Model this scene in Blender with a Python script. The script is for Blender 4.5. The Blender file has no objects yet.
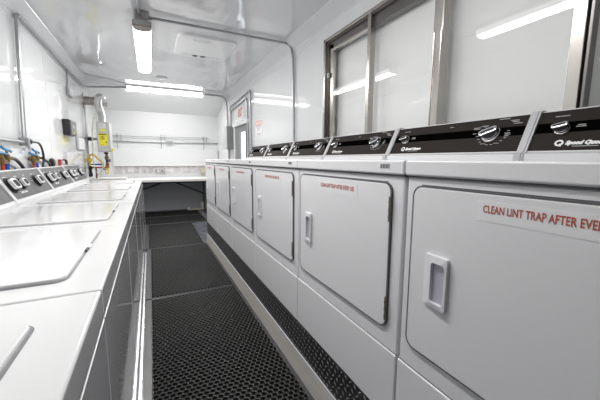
import bpy, bmesh, math, random
from math import sin, cos, pi, radians
from mathutils import Vector, Matrix

SC = bpy.context.scene
COL = SC.collection
random.seed(4)
CZ = 1.0976                       # eye height above the floor
def h(r): return CZ + r           # heights are noted relative to the eye

# ------------------------------------------------------------------ materials
def mat(name, color, rough=0.4, metal=0.0, coat=0.0, emit=None, estr=0.0, bump=None, spec=0.5, vary=None):
    m = bpy.data.materials.new(name); m.use_nodes = True
    nt = m.node_tree; b = nt.nodes['Principled BSDF']
    c = (*color, 1)
    b.inputs['Base Color'].default_value = c
    b.inputs['Roughness'].default_value = rough
    b.inputs['Metallic'].default_value = metal
    b.inputs['Coat Weight'].default_value = coat
    b.inputs['Coat Roughness'].default_value = 0.05
    b.inputs['Specular IOR Level'].default_value = spec
    if emit:
        b.inputs['Emission Color'].default_value = (*emit, 1)
        b.inputs['Emission Strength'].default_value = estr
    co = None
    if bump or vary:
        co = nt.nodes.new('ShaderNodeTexCoord')
    if bump:
        sc, st, dist, stretch = bump
        mp = nt.nodes.new('ShaderNodeMapping'); mp.inputs['Scale'].default_value = stretch
        n = nt.nodes.new('ShaderNodeTexNoise'); n.inputs['Scale'].default_value = sc; n.inputs['Detail'].default_value = 1.5
        bp = nt.nodes.new('ShaderNodeBump'); bp.inputs['Strength'].default_value = st; bp.inputs['Distance'].default_value = dist
        nt.links.new(co.outputs['Object'], mp.inputs['Vector']); nt.links.new(mp.outputs['Vector'], n.inputs['Vector'])
        nt.links.new(n.outputs['Fac'], bp.inputs['Height']); nt.links.new(bp.outputs['Normal'], b.inputs['Normal'])
    if vary:
        sc, amt, stretch = vary
        mp = nt.nodes.new('ShaderNodeMapping'); mp.inputs['Scale'].default_value = stretch
        n = nt.nodes.new('ShaderNodeTexNoise'); n.inputs['Scale'].default_value = sc; n.inputs['Detail'].default_value = 3
        r = nt.nodes.new('ShaderNodeValToRGB')
        r.color_ramp.elements[0].position = .3; r.color_ramp.elements[1].position = .7
        r.color_ramp.elements[0].color = tuple(max(0, v*(1-amt)) for v in color) + (1,)
        r.color_ramp.elements[1].color = tuple(min(1, v*(1+amt)) for v in color) + (1,)
        nt.links.new(co.outputs['Object'], mp.inputs['Vector']); nt.links.new(mp.outputs['Vector'], n.inputs['Vector'])
        nt.links.new(n.outputs['Fac'], r.inputs['Fac']); nt.links.new(r.outputs['Color'], b.inputs['Base Color'])
    return m

M = {}
M['wall']    = mat('white_wall_panel', (.75,.76,.77), .05, coat=.3, bump=(1.2,.10,.02,(1,1,1)))
M['ceiling'] = mat('glossy_white_ceiling', (.64,.65,.665), .05, coat=.5, bump=(2.2,.55,.03,(1.8,.8,1)))
M['slope']   = mat('white_end_panel', (.78,.79,.80), .4)
M['backwall']= mat('white_back_wall', (.74,.75,.76), .35)
M['floor']   = mat('grey_sheet_floor', (.12,.126,.145), .22, vary=(6,.12,(1,1,1)))
M['trim']    = mat('pale_grey_trim', (.62,.64,.66), .35)
M['seam']    = mat('panel_seam', (.70,.71,.72), .4)
M['white']   = mat('white_enamel', (.80,.80,.815), .22, coat=.25)
M['dryer']   = mat('dryer_white_enamel', (.745,.745,.765), .26, coat=.2, bump=(220,.04,.0006,(1,1,1)))
M['washer']  = mat('washer_white_enamel', (.76,.76,.77), .18, coat=.35)
M['front']   = mat('washer_front_enamel', (.75,.75,.77), .07, coat=.5)
M['gap']     = mat('dark_gap', (.10,.10,.11), .6)
M['softgap'] = mat('grey_gap', (.22,.22,.235), .5)
M['doorgap'] = mat('door_gap', (.11,.11,.115), .6)
M['console'] = mat('dark_brown_grey_panel', (.030,.025,.022), .55, spec=.06)
M['band']    = mat('black_band', (.002,.002,.002), .6, spec=.0)
M['wconsole']= mat('brushed_grey_panel', (.125,.125,.13), .42, metal=.2, spec=.3, vary=(3,.18,(1,6,1)))
M['cap']     = mat('console_end_cap', (.50,.50,.52), .3)
M['print']   = mat('white_print', (.85,.85,.85), .5)
M['greyprint']=mat('grey_print', (.42,.42,.43), .5)
M['chrome']  = mat('chrome', (.78,.78,.80), .12, metal=1)
M['darkknob']= mat('dark_knob_face', (.02,.02,.022), .5, spec=.12)
M['rim']     = mat('knob_rim', (.80,.80,.82), .3, metal=.5)
M['handle']  = mat('white_plastic', (.73,.73,.76), .3)
M['pocket']  = mat('handle_pocket_shade', (.47,.46,.53), .35)
M['hinge']   = mat('bronze_hinge', (.26,.23,.20), .4, metal=.6)
M['sticker'] = mat('clear_sticker', (.77,.77,.79), .2, coat=.2)
M['red']     = mat('red_print', (.46,.085,.05), .5)
M['barcode'] = mat('barcode_grey', (.22,.22,.23), .5)
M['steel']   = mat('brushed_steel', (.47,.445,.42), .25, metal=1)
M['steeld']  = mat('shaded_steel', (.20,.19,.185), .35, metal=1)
M['alu']     = mat('aluminium', (.92,.92,.93), .22, metal=1, bump=(70,.6,.004,(1,.6,1)))
M['conduit'] = mat('galvanised_conduit', (.42,.43,.44), .36, metal=.8)
M['box']     = mat('grey_metal_box', (.30,.31,.315), .45, metal=.2)
M['greybox'] = mat('light_grey_box', (.48,.49,.50), .45)
M['plate']   = mat('dark_diamond_plate', (.045,.045,.047), .38, metal=.5)
M['lug']     = mat('plate_lug', (.30,.30,.30), .32, metal=.6)
M['board']   = mat('pale_kick_board', (.68,.645,.60), .6, vary=(14,.10,(1,.15,4)))
M['rubber']  = mat('black_rubber', (.016,.0155,.0155), .40, spec=.4)
M['rubberb'] = mat('rubber_border', (.04,.04,.041), .40)
M['shutter'] = mat('white_shutter', (.84,.845,.84), .5)
M['light']   = mat('tube_diffuser', (1,1,1), .4, emit=(1,.985,.96), estr=30)
M['lightside'] = mat('tube_diffuser_side', (.9,.9,.9), .4, emit=(1,.985,.96), estr=1.6)
M['housing'] = mat('fixture_housing', (.62,.60,.57), .4)
M['brown']   = mat('bronze_clip', (.33,.27,.22), .4, metal=.5)
M['tableshade']= mat('under_table_shade_grey', (.36,.365,.375), .45)  # shadow under the table, painted as a grey wall colour
M['black']   = mat('black_plastic', (.015,.015,.017), .35)
M['dispf']   = mat('dispenser_front', (.16,.16,.17), .3)
M['heater']  = mat('heater_casing', (.60,.595,.59), .35, metal=.15)
M['yellow']  = mat('yellow_label', (.90,.82,.03), .5)
M['paper']   = mat('white_label', (.85,.85,.85), .6)
M['ink']     = mat('black_ink', (.03,.03,.03), .6)
M['flue']    = mat('aged_stainless', (.46,.43,.40), .33, metal=.9, vary=(8,.25,(5,1,1)))
M['flex']    = mat('flexible_aluminium', (.70,.70,.70), .32, metal=1)
M['gas']     = mat('yellow_gas_hose', (.85,.58,.03), .4)
M['pexb']    = mat('blue_pipe', (.02,.09,.52), .4)
M['pexr']    = mat('red_pipe', (.45,.06,.04), .4)
M['copper']  = mat('dark_copper', (.22,.09,.06), .4, metal=.4)
M['brass']   = mat('brass', (.22,.14,.055), .38, metal=.6)
M['cream']   = mat('cream_tube', (.75,.72,.58), .5)
M['bluehand']= mat('blue_valve_handle', (.03,.24,.50), .4)
M['braid']   = mat('braided_hose', (.62,.63,.65), .35, metal=.6)
M['tableg']  = mat('white_table_top', (.88,.87,.855), .4)
M['edge']    = mat('table_edge', (.84,.81,.76), .45)
M['tleg']    = mat('dark_table_leg', (.02,.02,.022), .4)
M['beige']   = mat('beige_plastic', (.52,.47,.40), .55)
M['track']   = mat('galvanised_track', (.66,.645,.65), .35, metal=.35, vary=(16,.28,(1,1,.5)))
M['door']    = mat('grey_steel_door', (.235,.235,.235), .45)
M['doorf']   = mat('white_door_frame', (.78,.78,.79), .4)
M['signred'] = mat('sign_red', (.42,.10,.06), .5)
M['signpink']= mat('sign_red_header', (.80,.33,.30), .5)
M['vent']    = mat('white_vent_plastic', (.76,.765,.775), .22, coat=.3)
def glass_mat(name, refl_tint=(1,1,1), base=.06):
    m = bpy.data.materials.new(name); m.use_nodes = True; nt = m.node_tree
    nt.nodes.clear()
    o = nt.nodes.new('ShaderNodeOutputMaterial'); mx = nt.nodes.new('ShaderNodeMixShader')
    t = nt.nodes.new('ShaderNodeBsdfTransparent'); g = nt.nodes.new('ShaderNodeBsdfGlossy')
    g.inputs['Roughness'].default_value = .02; g.inputs['Color'].default_value = (*refl_tint, 1)
    t.inputs['Color'].default_value = (.97,.975,.972,1)
    f = nt.nodes.new('ShaderNodeFresnel'); ge = nt.nodes.new('ShaderNodeNewGeometry')
    ma = nt.nodes.new('ShaderNodeMapRange'); ma.inputs['To Min'].default_value = 1.6; ma.inputs['To Max'].default_value = 1/1.6
    nt.links.new(ge.outputs['Backfacing'], ma.inputs['Value']); nt.links.new(ma.outputs['Result'], f.inputs['IOR'])
    nt.links.new(f.outputs[0], mx.inputs['Fac']); nt.links.new(t.outputs[0], mx.inputs[1]); nt.links.new(g.outputs[0], mx.inputs[2])
    nt.links.new(mx.outputs[0], o.inputs['Surface'])
    return m
M['glass'] = glass_mat('window_glass')

# ------------------------------------------------------------------ mesh builder
class MB:
    def __init__(s): s.v = []; s.f = []; s.m = []; s.mats = []
    def mi(s, m):
        m = M[m] if isinstance(m, str) else m
        if m not in s.mats: s.mats.append(m)
        return s.mats.index(m)
    def add(s, verts, faces, m):
        k = len(s.v); i = s.mi(m)
        s.v += [tuple(p) for p in verts]
        for f in faces: s.f.append([k+a for a in f]); s.m.append(i)
        return s
    def addbm(s, bm, m):
        bm.verts.index_update()
        s.add([v.co[:] for v in bm.verts], [[v.index for v in f.verts] for f in bm.faces], m); bm.free()
    def box(s, x0, x1, y0, y1, z0, z1, m, bev=0, seg=2):
        bm = bmesh.new(); bmesh.ops.create_cube(bm, size=1)
        sx, sy, sz = abs(x1-x0), abs(y1-y0), abs(z1-z0)
        for v in bm.verts: v.co = ((x0+x1)/2+v.co.x*sx, (y0+y1)/2+v.co.y*sy, (z0+z1)/2+v.co.z*sz)
        if bev: bmesh.ops.bevel(bm, geom=bm.edges[:], offset=min(bev, min(sx,sy,sz)*.45), segments=seg, profile=.5, affect='EDGES')
        s.addbm(bm, m); return s
    def tube(s, pts, r, m, n=10, caps=True):
        pts = [Vector(p) for p in pts]; rs = r if isinstance(r, (list, tuple)) else [r]*len(pts)
        t0 = (pts[1]-pts[0]).normalized(); up = Vector((0,0,1)) if abs(t0.z) < .9 else Vector((1,0,0))
        a = t0.cross(up).normalized(); V = []; F = []
        for i, p in enumerate(pts):
            t = ((pts[min(i+1,len(pts)-1)]-p).normalized() + (p-pts[max(i-1,0)]).normalized())
            t = t.normalized() if t.length > 1e-6 else t0
            a = (a - t*a.dot(t)).normalized(); b = t.cross(a)
            V += [p + (a*cos(2*pi*k/n)+b*sin(2*pi*k/n))*rs[i] for k in range(n)]
        for i in range(len(pts)-1):
            for k in range(n): F.append([i*n+k, i*n+(k+1)%n, (i+1)*n+(k+1)%n, (i+1)*n+k])
        if caps: F.append(list(range(n))[::-1]); F.append([(len(pts)-1)*n+k for k in range(n)])
        s.add(V, F, m); return s
    def cyl(s, p0, p1, r, m, n=20): return s.tube([p0, p1], r, m, n)
    def poly(s, uv, f, w0, w1, m, bev=0, back=True):
        """extrude outline uv through f(u,v,w); bevelled rim toward w1"""
        n = len(uv); V = [f(u,v,w0) for u,v in uv]; F = []
        cu = sum(u for u,_ in uv)/n; cv = sum(v for _,v in uv)/n
        rings = [(w0, 0)]
        sgn = 1 if w1 > w0 else -1
        if bev: rings += [(w1-sgn*bev, 0), (w1-sgn*bev*.3, bev*.3), (w1, bev)]
        else: rings += [(w1, 0)]
        hu = max(abs(u-cu) for u,_ in uv); hv = max(abs(v-cv) for _,v in uv)
        V = []
        for w, ins in rings:
            ku, kv = 1-ins/hu, 1-ins/hv
            V += [f(cu+(u-cu)*ku, cv+(v-cv)*kv, w) for u,v in uv]
        for r in range(len(rings)-1):
            for k in range(n): F.append([r*n+k, r*n+(k+1)%n, (r+1)*n+(k+1)%n, (r+1)*n+k])
        F.append([(len(rings)-1)*n+k for k in range(n)])
        if back: F.append(list(range(n))[::-1])
        s.add(V, F, m); return s
    def ring(s, outer, inner, f, w0, w1, m):
        """flat frame between two outlines of the same count, with outer and inner side walls"""
        n = len(outer); V = []; F = []
        for o, w in ((outer,w0),(outer,w1),(inner,w1),(inner,w0)): V += [f(u,v,w) for u,v in o]
        for r in range(3):
            for k in range(n): F.append([r*n+k, r*n+(k+1)%n, (r+1)*n+(k+1)%n, (r+1)*n+k])
        s.add(V, F, m); return s
    def lathe(s, prof, o, ax, m, n=24, squash=None):
        ax = Vector(ax).normalized(); up = Vector((0,0,1)) if abs(ax.z) < .9 else Vector((1,0,0))
        a = ax.cross(up).normalized(); b = ax.cross(a); o = Vector(o); V = []; F = []
        for r, t in prof: V += [o+ax*t+(a*cos(2*pi*k/n)+b*sin(2*pi*k/n))*r for k in range(n)]
        for i in range(len(prof)-1):
            for k in range(n): F.append([i*n+k, i*n+(k+1)%n, (i+1)*n+(k+1)%n, (i+1)*n+k])
        F.append(list(range(n))[::-1]); F.append([(len(prof)-1)*n+k for k in range(n)])
        s.add(V, F, m); return s
    def text(s, body, f, size, m, width=None, bold=0.0, shear=0.0, depth=.0006, condense=1.0, center=False):
        cu = bpy.data.curves.new('lettering', 'FONT'); cu.body = body; cu.size = 1; cu.shear = shear; cu.offset = bold
        cu.resolution_u = 3
        ob = bpy.data.objects.new('lettering', cu); COL.objects.link(ob)
        dg = bpy.context.evaluated_depsgraph_get(); dg.update()
        me = ob.evaluated_get(dg).to_mesh()
        vs = [v.co.copy() for v in me.vertices]; fs = [list(p.vertices) for p in me.polygons]
        ob.evaluated_get(dg).to_mesh_clear(); bpy.data.objects.remove(ob); bpy.data.curves.remove(cu)
        if not vs: return s
        x0 = min(v.x for v in vs); x1 = max(v.x for v in vs); k = size/.70
        kx = width/(x1-x0) if width else k*condense
        off = -(x1-x0)*kx/2 if center else 0
        s.add([f((v.x-x0)*kx+off, v.y*k, depth) for v in vs], fs, m); return s
    def build(s, name, parent=None, smooth=30, recalc=True):
        me = bpy.data.meshes.new(name)
        L = parent_world(parent) if parent else Vector((0,0,0))
        me.from_pydata([tuple(Vector(p)-L) for p in s.v], [], s.f)
        for m in s.mats: me.materials.append(m)
        me.polygons.foreach_set('material_index', s.m)
        if recalc:
            bm = bmesh.new(); bm.from_mesh(me); bmesh.ops.recalc_face_normals(bm, faces=bm.faces[:]); bm.to_mesh(me); bm.free()
        if smooth:
            me.polygons.foreach_set('use_smooth', [True]*len(me.polygons)); me.set_sharp_from_angle(angle=radians(smooth))
        me.update()
        o = bpy.data.objects.new(name, me); COL.objects.link(o)
        if smooth:
            wn = o.modifiers.new('shading', 'WEIGHTED_NORMAL'); wn.keep_sharp = True; wn.weight = 80
        if parent: o.parent = parent
        return o
def parent_world(p):
    L = Vector((0,0,0))
    while p is not None: L += p.location; p = p.parent
    return L
def tag(o, label, cat, group=None):
    o['label'] = label; o['category'] = cat
    if group: o['group'] = group
    return o
def thing(name, label, cat, loc, group=None):
    o = bpy.data.objects.new(name, None); COL.objects.link(o); o.location = loc; o.empty_display_size = .05
    return tag(o, label, cat, group)
def struct(o): o['kind'] = 'structure'; return o
def sempty(name, loc):
    o = bpy.data.objects.new(name, None); COL.objects.link(o); o.location = loc; o['kind'] = 'structure'; return o
def dup(root, loc, label):
    r = root.copy(); COL.objects.link(r); r.location = loc; r['label'] = label
    for ch in list(root.children):
        c = ch.copy(); COL.objects.link(c); c.parent = r
        for g in list(ch.children):
            d = g.copy(); COL.objects.link(d); d.parent = c
    return r
def rrect(u0, u1, v0, v1, r, n=5):
    P = []
    for cu, cv, a in ((u1-r,v1-r,0),(u0+r,v1-r,90),(u0+r,v0+r,180),(u1-r,v0+r,270)):
        for k in range(n+1):
            t = radians(a+90*k/n); P.append((cu+r*cos(t), cv+r*sin(t)))
    return P
def fillet(pts, rad, n=6):
    pts = [Vector(p) for p in pts]; out = [pts[0]]
    for i in range(1, len(pts)-1):
        a, b, c = pts[i-1], pts[i], pts[i+1]
        d1 = (a-b); d2 = (c-b); r = min(rad, d1.length*.45, d2.length*.45)
        p, q = b+d1.normalized()*r, b+d2.normalized()*r
        for k in range(n+1):
            t = k/n; out.append(p*(1-t)**2 + b*2*t*(1-t) + q*t*t)
    out.append(pts[-1]); return out
def spline(pts, n=8):
    pts = [Vector(p) for p in pts]; P = [pts[0]*2-pts[1]] + pts + [pts[-1]*2-pts[-2]]; out = []
    for i in range(1, len(P)-2):
        a, b, c, d = P[i-1], P[i], P[i+1], P[i+2]
        for k in range(n):
            t = k/n
            out.append(.5*((2*b)+(c-a)*t+(2*a-5*b+4*c-d)*t*t+(3*b-a-3*c+d)*t**3))
    out.append(pts[-1]); return out
YZ = lambda x: (lambda u, v, w: (x+w, u, v))        # outline in the YZ plane
XZ = lambda y: (lambda u, v, w: (u, y+w, v))
XY = lambda z: (lambda u, v, w: (u, v, z+w))

# ------------------------------------------------------------------ room shell
XL, XR, YB, YF = -.90, 1.40, 7.10, -2.6
ZC = h(1.22); ZT = h(1.225)
YS = 6.16                                            # where the ceiling begins to slope to the end wall
struct(MB().box(XL-.15, XR+.25, YF-.1, YB+.1, -.06, 0, 'floor').build('floor'))
struct(MB().box(XL-.1, XR+.2, YF-.1, YS, ZC, ZC+.06, 'ceiling').build('ceiling'))
zb = h(.945)
b = MB(); b.add([(XL-.1,YS,ZC),(XR+.2,YS,ZC),(XR+.2,YB+.06,zb-.015),(XL-.1,YB+.06,zb-.015),
                 (XL-.1,YS,ZC+.06),(XR+.2,YS,ZC+.06),(XR+.2,YB+.06,ZC+.06),(XL-.1,YB+.06,ZC+.06)],
                [[0,1,2,3],[4,5,6,7],[0,1,5,4],[1,2,6,5],[2,3,7,6],[3,0,4,7]], 'slope')
struct(b.build('ceiling_back', smooth=0))
struct(MB().box(XL-.08, XL, YF-.1, YB+.08, 0, ZT, 'wall').build('wall_left'))
struct(MB().box(XL-.08, XR+.2, YB, YB+.08, 0, ZT, 'backwall').build('wall_back'))
struct(MB().box(XL-.08, XR+.2, YF-.08, YF, 0, ZT, 'wall').build('wall_front'))
struct(MB().box(XL, XR, YB-.006, YB+.001, .0, h(-.46), 'tableshade').build('under_table_shade_back'))  # thin grey sheet added to imitate the table's shadow on the back wall
# right wall with a window opening and a door opening
WY0, WY1, WZ0, WZ1 = -.62, 2.37, h(-.02), h(1.003)
DY0, DY1, DZ1 = 4.72, 5.50, h(.575)
b = MB()
b.box(XR, XR+.10, YF-.1, WY0, 0, ZT, 'wall'); b.box(XR, XR+.10, WY0, WY1, 0, WZ0, 'wall'); b.box(XR, XR+.10, WY0, WY1, WZ1, ZT, 'wall')
b.box(XR, XR+.10, WY1, DY0, 0, ZT, 'wall'); b.box(XR, XR+.10, DY0, DY1, DZ1, ZT, 'wall'); b.box(XR, XR+.10, DY1, YB+.08, 0, ZT, 'wall')
struct(b.build('wall_right'))
# corner coves between walls and ceiling: angled pale strips with a bright bead
def cove(name, x, sx):
    b = MB(); a = (x, h(1.125)); c = (x+sx*.085, h(1.2205)); t = .012
    V = []
    for y in (YF, YS+.02):
        V += [(a[0], y, a[1]), (c[0], y, c[1]), (x, y, h(1.222))]
    b.add(V, [[0,1,2],[3,4,5],[0,1,4,3],[1,2,5,4],[2,0,3,5]], 'trim')
    b.tube([(a[0]+sx*.004, YF, a[1]), (a[0]+sx*.004, YS, a[1])], .006, 'white', 6)
    b.tube([(c[0], YF, c[1]-.002), (c[0], YS, c[1]-.002)], .005, 'white', 6)
    return struct(b.build(name))
cove('trim_1', XR, -1); cove('trim_2', XL, 1)
# panel joints on the walls
b = MB()
b.box(XL, XL+.0015, YF, 6.1, h(1.052), h(1.055), 'seam')
for y in (1.75, 3.95, 6.0): b.box(XL, XL+.0015, y-.002, y+.002, 0, h(1.12), 'seam')
struct(b.build('trim_3'))
b = MB()
b.box(XR-.004, XR, 2.99, 3.02, 0, h(1.12), 'seam', .001)
b.box(XR-.0015, XR, 2.4, 6.1, h(1.052), h(1.055), 'seam')
struct(b.build('trim_4'))
# bright aluminium edging on the floor along the washers
b = MB(); b.box(-.103, -.094, -.6, 3.90, 0, .004, 'alu', .001); b.box(-.106, -.103, -.6, 3.90, 0, .010, 'alu', .001)
struct(b.build('trim_5'))

# ------------------------------------------------------------------ window_1 (serving hatch with sliding panes)
win = sempty('window_1', (XR, .87, WZ0))
b = MB()
# outer frame, proud of the wall
fx0, fx1 = XR-.022, XR+.06
b.box(fx0, fx1, WY1-.030, WY1, WZ0, WZ1, 'steel', .003); b.box(fx0, fx1, WY0, WY0+.03, WZ0, WZ1, 'steel', .003)
b.box(fx0, fx1, WY0, WY1, WZ1-.022, WZ1, 'steel', .003); b.box(fx0, fx1, WY0, WY1, WZ0, WZ0+.03, 'steel', .003)
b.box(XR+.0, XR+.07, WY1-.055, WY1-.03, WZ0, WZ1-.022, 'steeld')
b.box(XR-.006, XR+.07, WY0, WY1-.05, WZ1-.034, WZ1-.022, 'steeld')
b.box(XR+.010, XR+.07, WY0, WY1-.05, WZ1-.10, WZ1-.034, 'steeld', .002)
b.build('window_frame', win)
b = MB()  # inner sash of the far pane
b.box(XR+.010, XR+.035, 2.255, 2.315, WZ0, WZ1-.05, 'steel', .003); b.box(XR+.006, XR+.035, 1.77, 2.30, WZ1-.105, WZ1-.085, 'steel', .003)
b.build('sash', win)
MB().box(XR-.016, XR+.03, 1.752, 1.788, WZ0, WZ1-.02, 'steel', .005).build('mullion', win)
o = MB().box(XR-.020, XR+.03, 1.165, 1.225, WZ0, WZ1-.02, 'steel', .005).build('mullion', win)
b = MB(); b.box(XR-.036, XR-.02, 1.158, 1.200, WZ0, h(.665), 'steel', .004); b.box(XR-.036, XR-.02, 1.202, 1.212, WZ0, h(.665), 'steel', .004)
b.build('sash_handle', o)
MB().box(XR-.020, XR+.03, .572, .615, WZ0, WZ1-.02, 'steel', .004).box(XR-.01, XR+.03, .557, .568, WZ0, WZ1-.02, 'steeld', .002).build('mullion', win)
for y0, y1 in ((1.788, 2.27), (1.225, 1.752), (.615, 1.165), (-.60, .557)):
    x_ = XR+.014; MB().add([(x_,y0,WZ0+.02),(x_,y0,WZ1-.03),(x_,y1,WZ1-.03),(x_,y1,WZ0+.02)], [[0,3,2,1]], 'glass').build('pane', win, smooth=0, recalc=False)
MB().box(XR-.012, XR+.005, 2.30, 2.325, h(.69), h(.73), 'greybox', .005).build('latch', win)
MB().box(XR+.075, XR+.098, WY0+.01, WY1-.01, WZ0, WZ1-.005, 'shutter').build('shutter', win)

# ------------------------------------------------------------------ door_1 in the right wall
dr = sempty('door_1', (XR, 5.1, 0))
b = MB()
b.box(XR-.015, XR+.07, DY0-.045, DY0+.01, 0, DZ1+.04, 'doorf', .004); b.box(XR-.015, XR+.07, DY1-.01, DY1+.06, 0, DZ1+.04, 'doorf', .004)
b.box(XR-.03, XR+.07, DY0-.06, DY1+.08, DZ1-.012, DZ1+.045, 'doorf', .006)
b.build('door_frame', dr)
b = MB()   # slab with a narrow vision window
wy0, wy1, wz0, wz1 = 4.86, 5.20, h(-.35), h(.455)
b.box(XR+.01, XR+.028, DY0+.01, wy0, .01, DZ1-.012, 'door'); b.box(XR+.01, XR+.028, wy1, DY1-.01, .01, DZ1-.012, 'door')
b.box(XR+.01, XR+.028, wy0, wy1, .01, wz0, 'door'); b.box(XR+.01, XR+.028, wy0, wy1, wz1, DZ1-.012, 'door')
b.build('door_panel', dr, smooth=0)
b = MB(); b.ring(rrect(wy0-.03, wy1+.03, wz0-.03, wz1+.03, .03), rrect(wy0, wy1, wz0, wz1, .01), YZ(XR), .011, -.002, 'door'); b.build('vision_frame', dr)
MB().add([(XR+.024,wy0,wz0),(XR+.024,wy0,wz1),(XR+.024,wy1,wz1),(XR+.024,wy1,wz0)], [[0,3,2,1]], 'glass').build('pane', dr, smooth=0, recalc=False)

# ------------------------------------------------------------------ dryers
DX, DW, DYN = .6277, .683, .623          # front plane, pitch, far edge of the nearest dryer
def Tx(p0, right, up, n):
    p0, right, up, n = Vector(p0), Vector(right), Vector(up), Vector(n)
    return lambda u, v, w: tuple(p0+right*u+up*v+n*w)
def make_dryer(label, group):
    y1 = DYN; y0 = DYN-DW; g = .003
    t = thing('tumble_dryer', label, 'dryer', (DX+.35, (y0+y1)/2, h(-.814)), group)
    b = MB(); b.box(DX+.006, 1.335, y0+g, y1-g, h(-.814), h(-.044), 'dryer', .009, 3)
    b.build('cabinet', t)
    b = MB(); b.box(DX-.004, 1.335, y0+.002, y1-.002, h(-.041), h(.0), 'dryer', .006, 3)
    b.box(DX+.002, 1.32, y0+.006, y1-.006, h(-.0445), h(-.040), 'gap'); tp = b.build('worktop', t)
    b = MB()
    for k in range(9): b.box(DX-.0048, DX-.004, y0+.058+k*.0045, y0+.058+k*.0045+.0022+.0008*(k%3), h(-.024), h(-.011), 'barcode')
    b.build('barcode_sticker', tp)
    # door, slightly proud with a dark reveal behind it
    d0, d1, z0, z1 = y0+.052, y1-.036, h(-.516), h(-.068)
    b = MB(); b.poly(rrect(d0-.004, d1+.004, z0-.003, z1+.003, .029, 6), YZ(DX+.007), 0, -.0082, 'doorgap')
    b.poly([(d0+.02, z1-.01), (d1-.02, z1-.01), (d1-.02, z1+.0055), (d0+.02, z1+.0055)], YZ(DX+.007), 0, -.0038, 'gap')
    b.poly(rrect(d0, d1, z0, z1, .026, 6), YZ(DX+.006), 0, -.0085, 'dryer', .004)
    d = b.build('door', t)
    hx = DX-.0025
    b = MB()   # recessed pull: tapered frame, pocket shade put into a darker floor colour
    hy1 = y1-.088; hy0 = hy1-.070; hz0, hz1 = h(-.366), h(-.234)
    out = rrect(hy0, hy1, hz0, hz1, .006, 4); inn = rrect(hy0+.006, hy0+.046, hz0+.012, hz1-.017, .009, 4)
    b.ring(out, inn, lambda u, v, w: (hx+w*(.25+.75*(1-((u-hy0-.022)/.050)**2)), u, v), 0, -.012, 'handle')
    b.poly(inn, YZ(hx), 0, -.0010, 'pocket')
    b.build('door_handle', d)
    for za, zb_ in ((-.180, -.105), (-.487, -.414)):
        b = MB(); b.box(hx-.003, hx+.004, d0-.004, d0+.002, h(za), h(zb_), 'hinge', .001)
        b.cyl((hx-.003, d0-.001, h(za)), (hx-.003, d0-.001, h(zb_)), .0026, 'hinge', 8)
        for q in (.2, .5, .8): b.cyl((hx-.003, d0-.001, h(za)+(zb_-za)*q-.004), (hx-.003, d0-.001, h(za)+(zb_-za)*q), .0032, 'steel', 8)
        b.build('hinge', d)
    b = MB(); b.box(hx-.0006, hx, y0+.21, y1-.2135, h(-.126), h(-.084), 'sticker')
    F = Tx((hx-.0006, y1-.2265, h(-.1075)), (0,-1,0), (0,0,1), (-1,0,0))
    b.text('CLEAN LINT TRAP AFTER EVERY USE', F, .0155, 'red', width=.228, bold=.02)
    b.build('warning_sticker', d, smooth=0)
    b = MB(); b.box(DX+.0005, DX+.012, y0+.003, y1-.003, h(-.812), h(-.582), 'dryer', .006, 3); b.box(DX+.004, DX+.012, y0+.004, y1-.004, h(-.583), h(-.579), 'softgap')
    b.build('lower_panel', t)
    # sloped console
    prof = [(1.165,.0),(1.165,.024),(1.186,.031),(1.256,.166),(1.262,.172),(1.285,.174),(1.335,.150),(1.335,.0)]
    b = MB(); b.poly([(x, h(z)) for x, z in prof], lambda u, v, w: (u, w, v), y0+.0005, y1-.0005, 'dryer')
    P = Vector((1.188, 0, h(.034))); T = Vector((.070,0,.135)).normalized(); N = Vector((-T.z,0,T.x))
    cp = [(x-(.007 if 1 < i < 6 else .003 if i < 2 else -.001), z+(.004 if 2 < i < 7 else 0 if i else -.0)) for i, (x, z) in enumerate(prof)]
    b2 = MB(); b2.poly([(x, h(z)) for x, z in cp], lambda u, v, w: (u, w, v), y0+.001, y0+.024, 'cap')
    c = b.build('console', t); b2.build('end_cap', c); b2 = MB()
    b2.poly([(x, h(z)) for x, z in cp], lambda u, v, w: (u, w, v), y1-.008, y1-.001, 'cap'); b2.build('end_cap', c)
    F = Tx(P, (0,1,0), T, N)
    b = MB(); ya, yb = y0+.024, y1-.009
    b.poly([(ya,.000),(yb,.000),(yb,.150),(ya,.150)], F, 0, .002, 'console')
    b.poly([(ya,.066),(yb,.066),(yb,.104),(ya,.104)], F, .002, .0026, 'band')
    G = lambda yy, s: Tx(P+Vector((0,yy,0))+T*s+N*.0027, (0,-1,0), T, N)
    # maker's mark and dashes round the dials
    ql = G(y1-.093, .026)
    ringo = [(.0125*cos(2*pi*k/20), .0115*sin(2*pi*k/20)) for k in range(20)]; ringi = [(.0065*cos(2*pi*k/20), .006*sin(2*pi*k/20)) for k in range(20)]
    b.ring(ringo, ringi, ql, 0, .0006, 'print'); b.poly([(.001,-.004),(.006,-.002),(.009,-.013),(.003,-.013)], ql, .0002, .0009, 'print')
    b.text('Speed Queen', G(y1-.110, .020), .0122, 'print', width=.100, bold=.08, shear=.25)
    b.poly([(.02,-.0012),(.085,-.0012),(.085,.0012),(.02,.0012)], G(y1-.110, .013), 0, .0005, 'greyprint')
    for yy, s, w_ in ((y1-.075,.128,.040),(y1-.340,.128,.018),(y0+.115,.142,.040),(y0+.185,.118,.030),(y0+.06,.118,.030),(y1-.06,.088,.014),(y1-.135,.084,.026),(y1-.135,.090,.020),(y0+.215,.106,.026),(y0+.215,.112,.030),(y0+.075,.132,.030),(y0+.070,.126,.024),(y0+.085,.078,.020),(y0+.085,.066,.016),(y0+.218,.085,.014)):
        b.poly([(-w_/2,-.0013),(w_/2,-.0013),(w_/2,.0013),(-w_/2,.0013)], G(yy, s), 0, .0005, 'greyprint')
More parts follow.
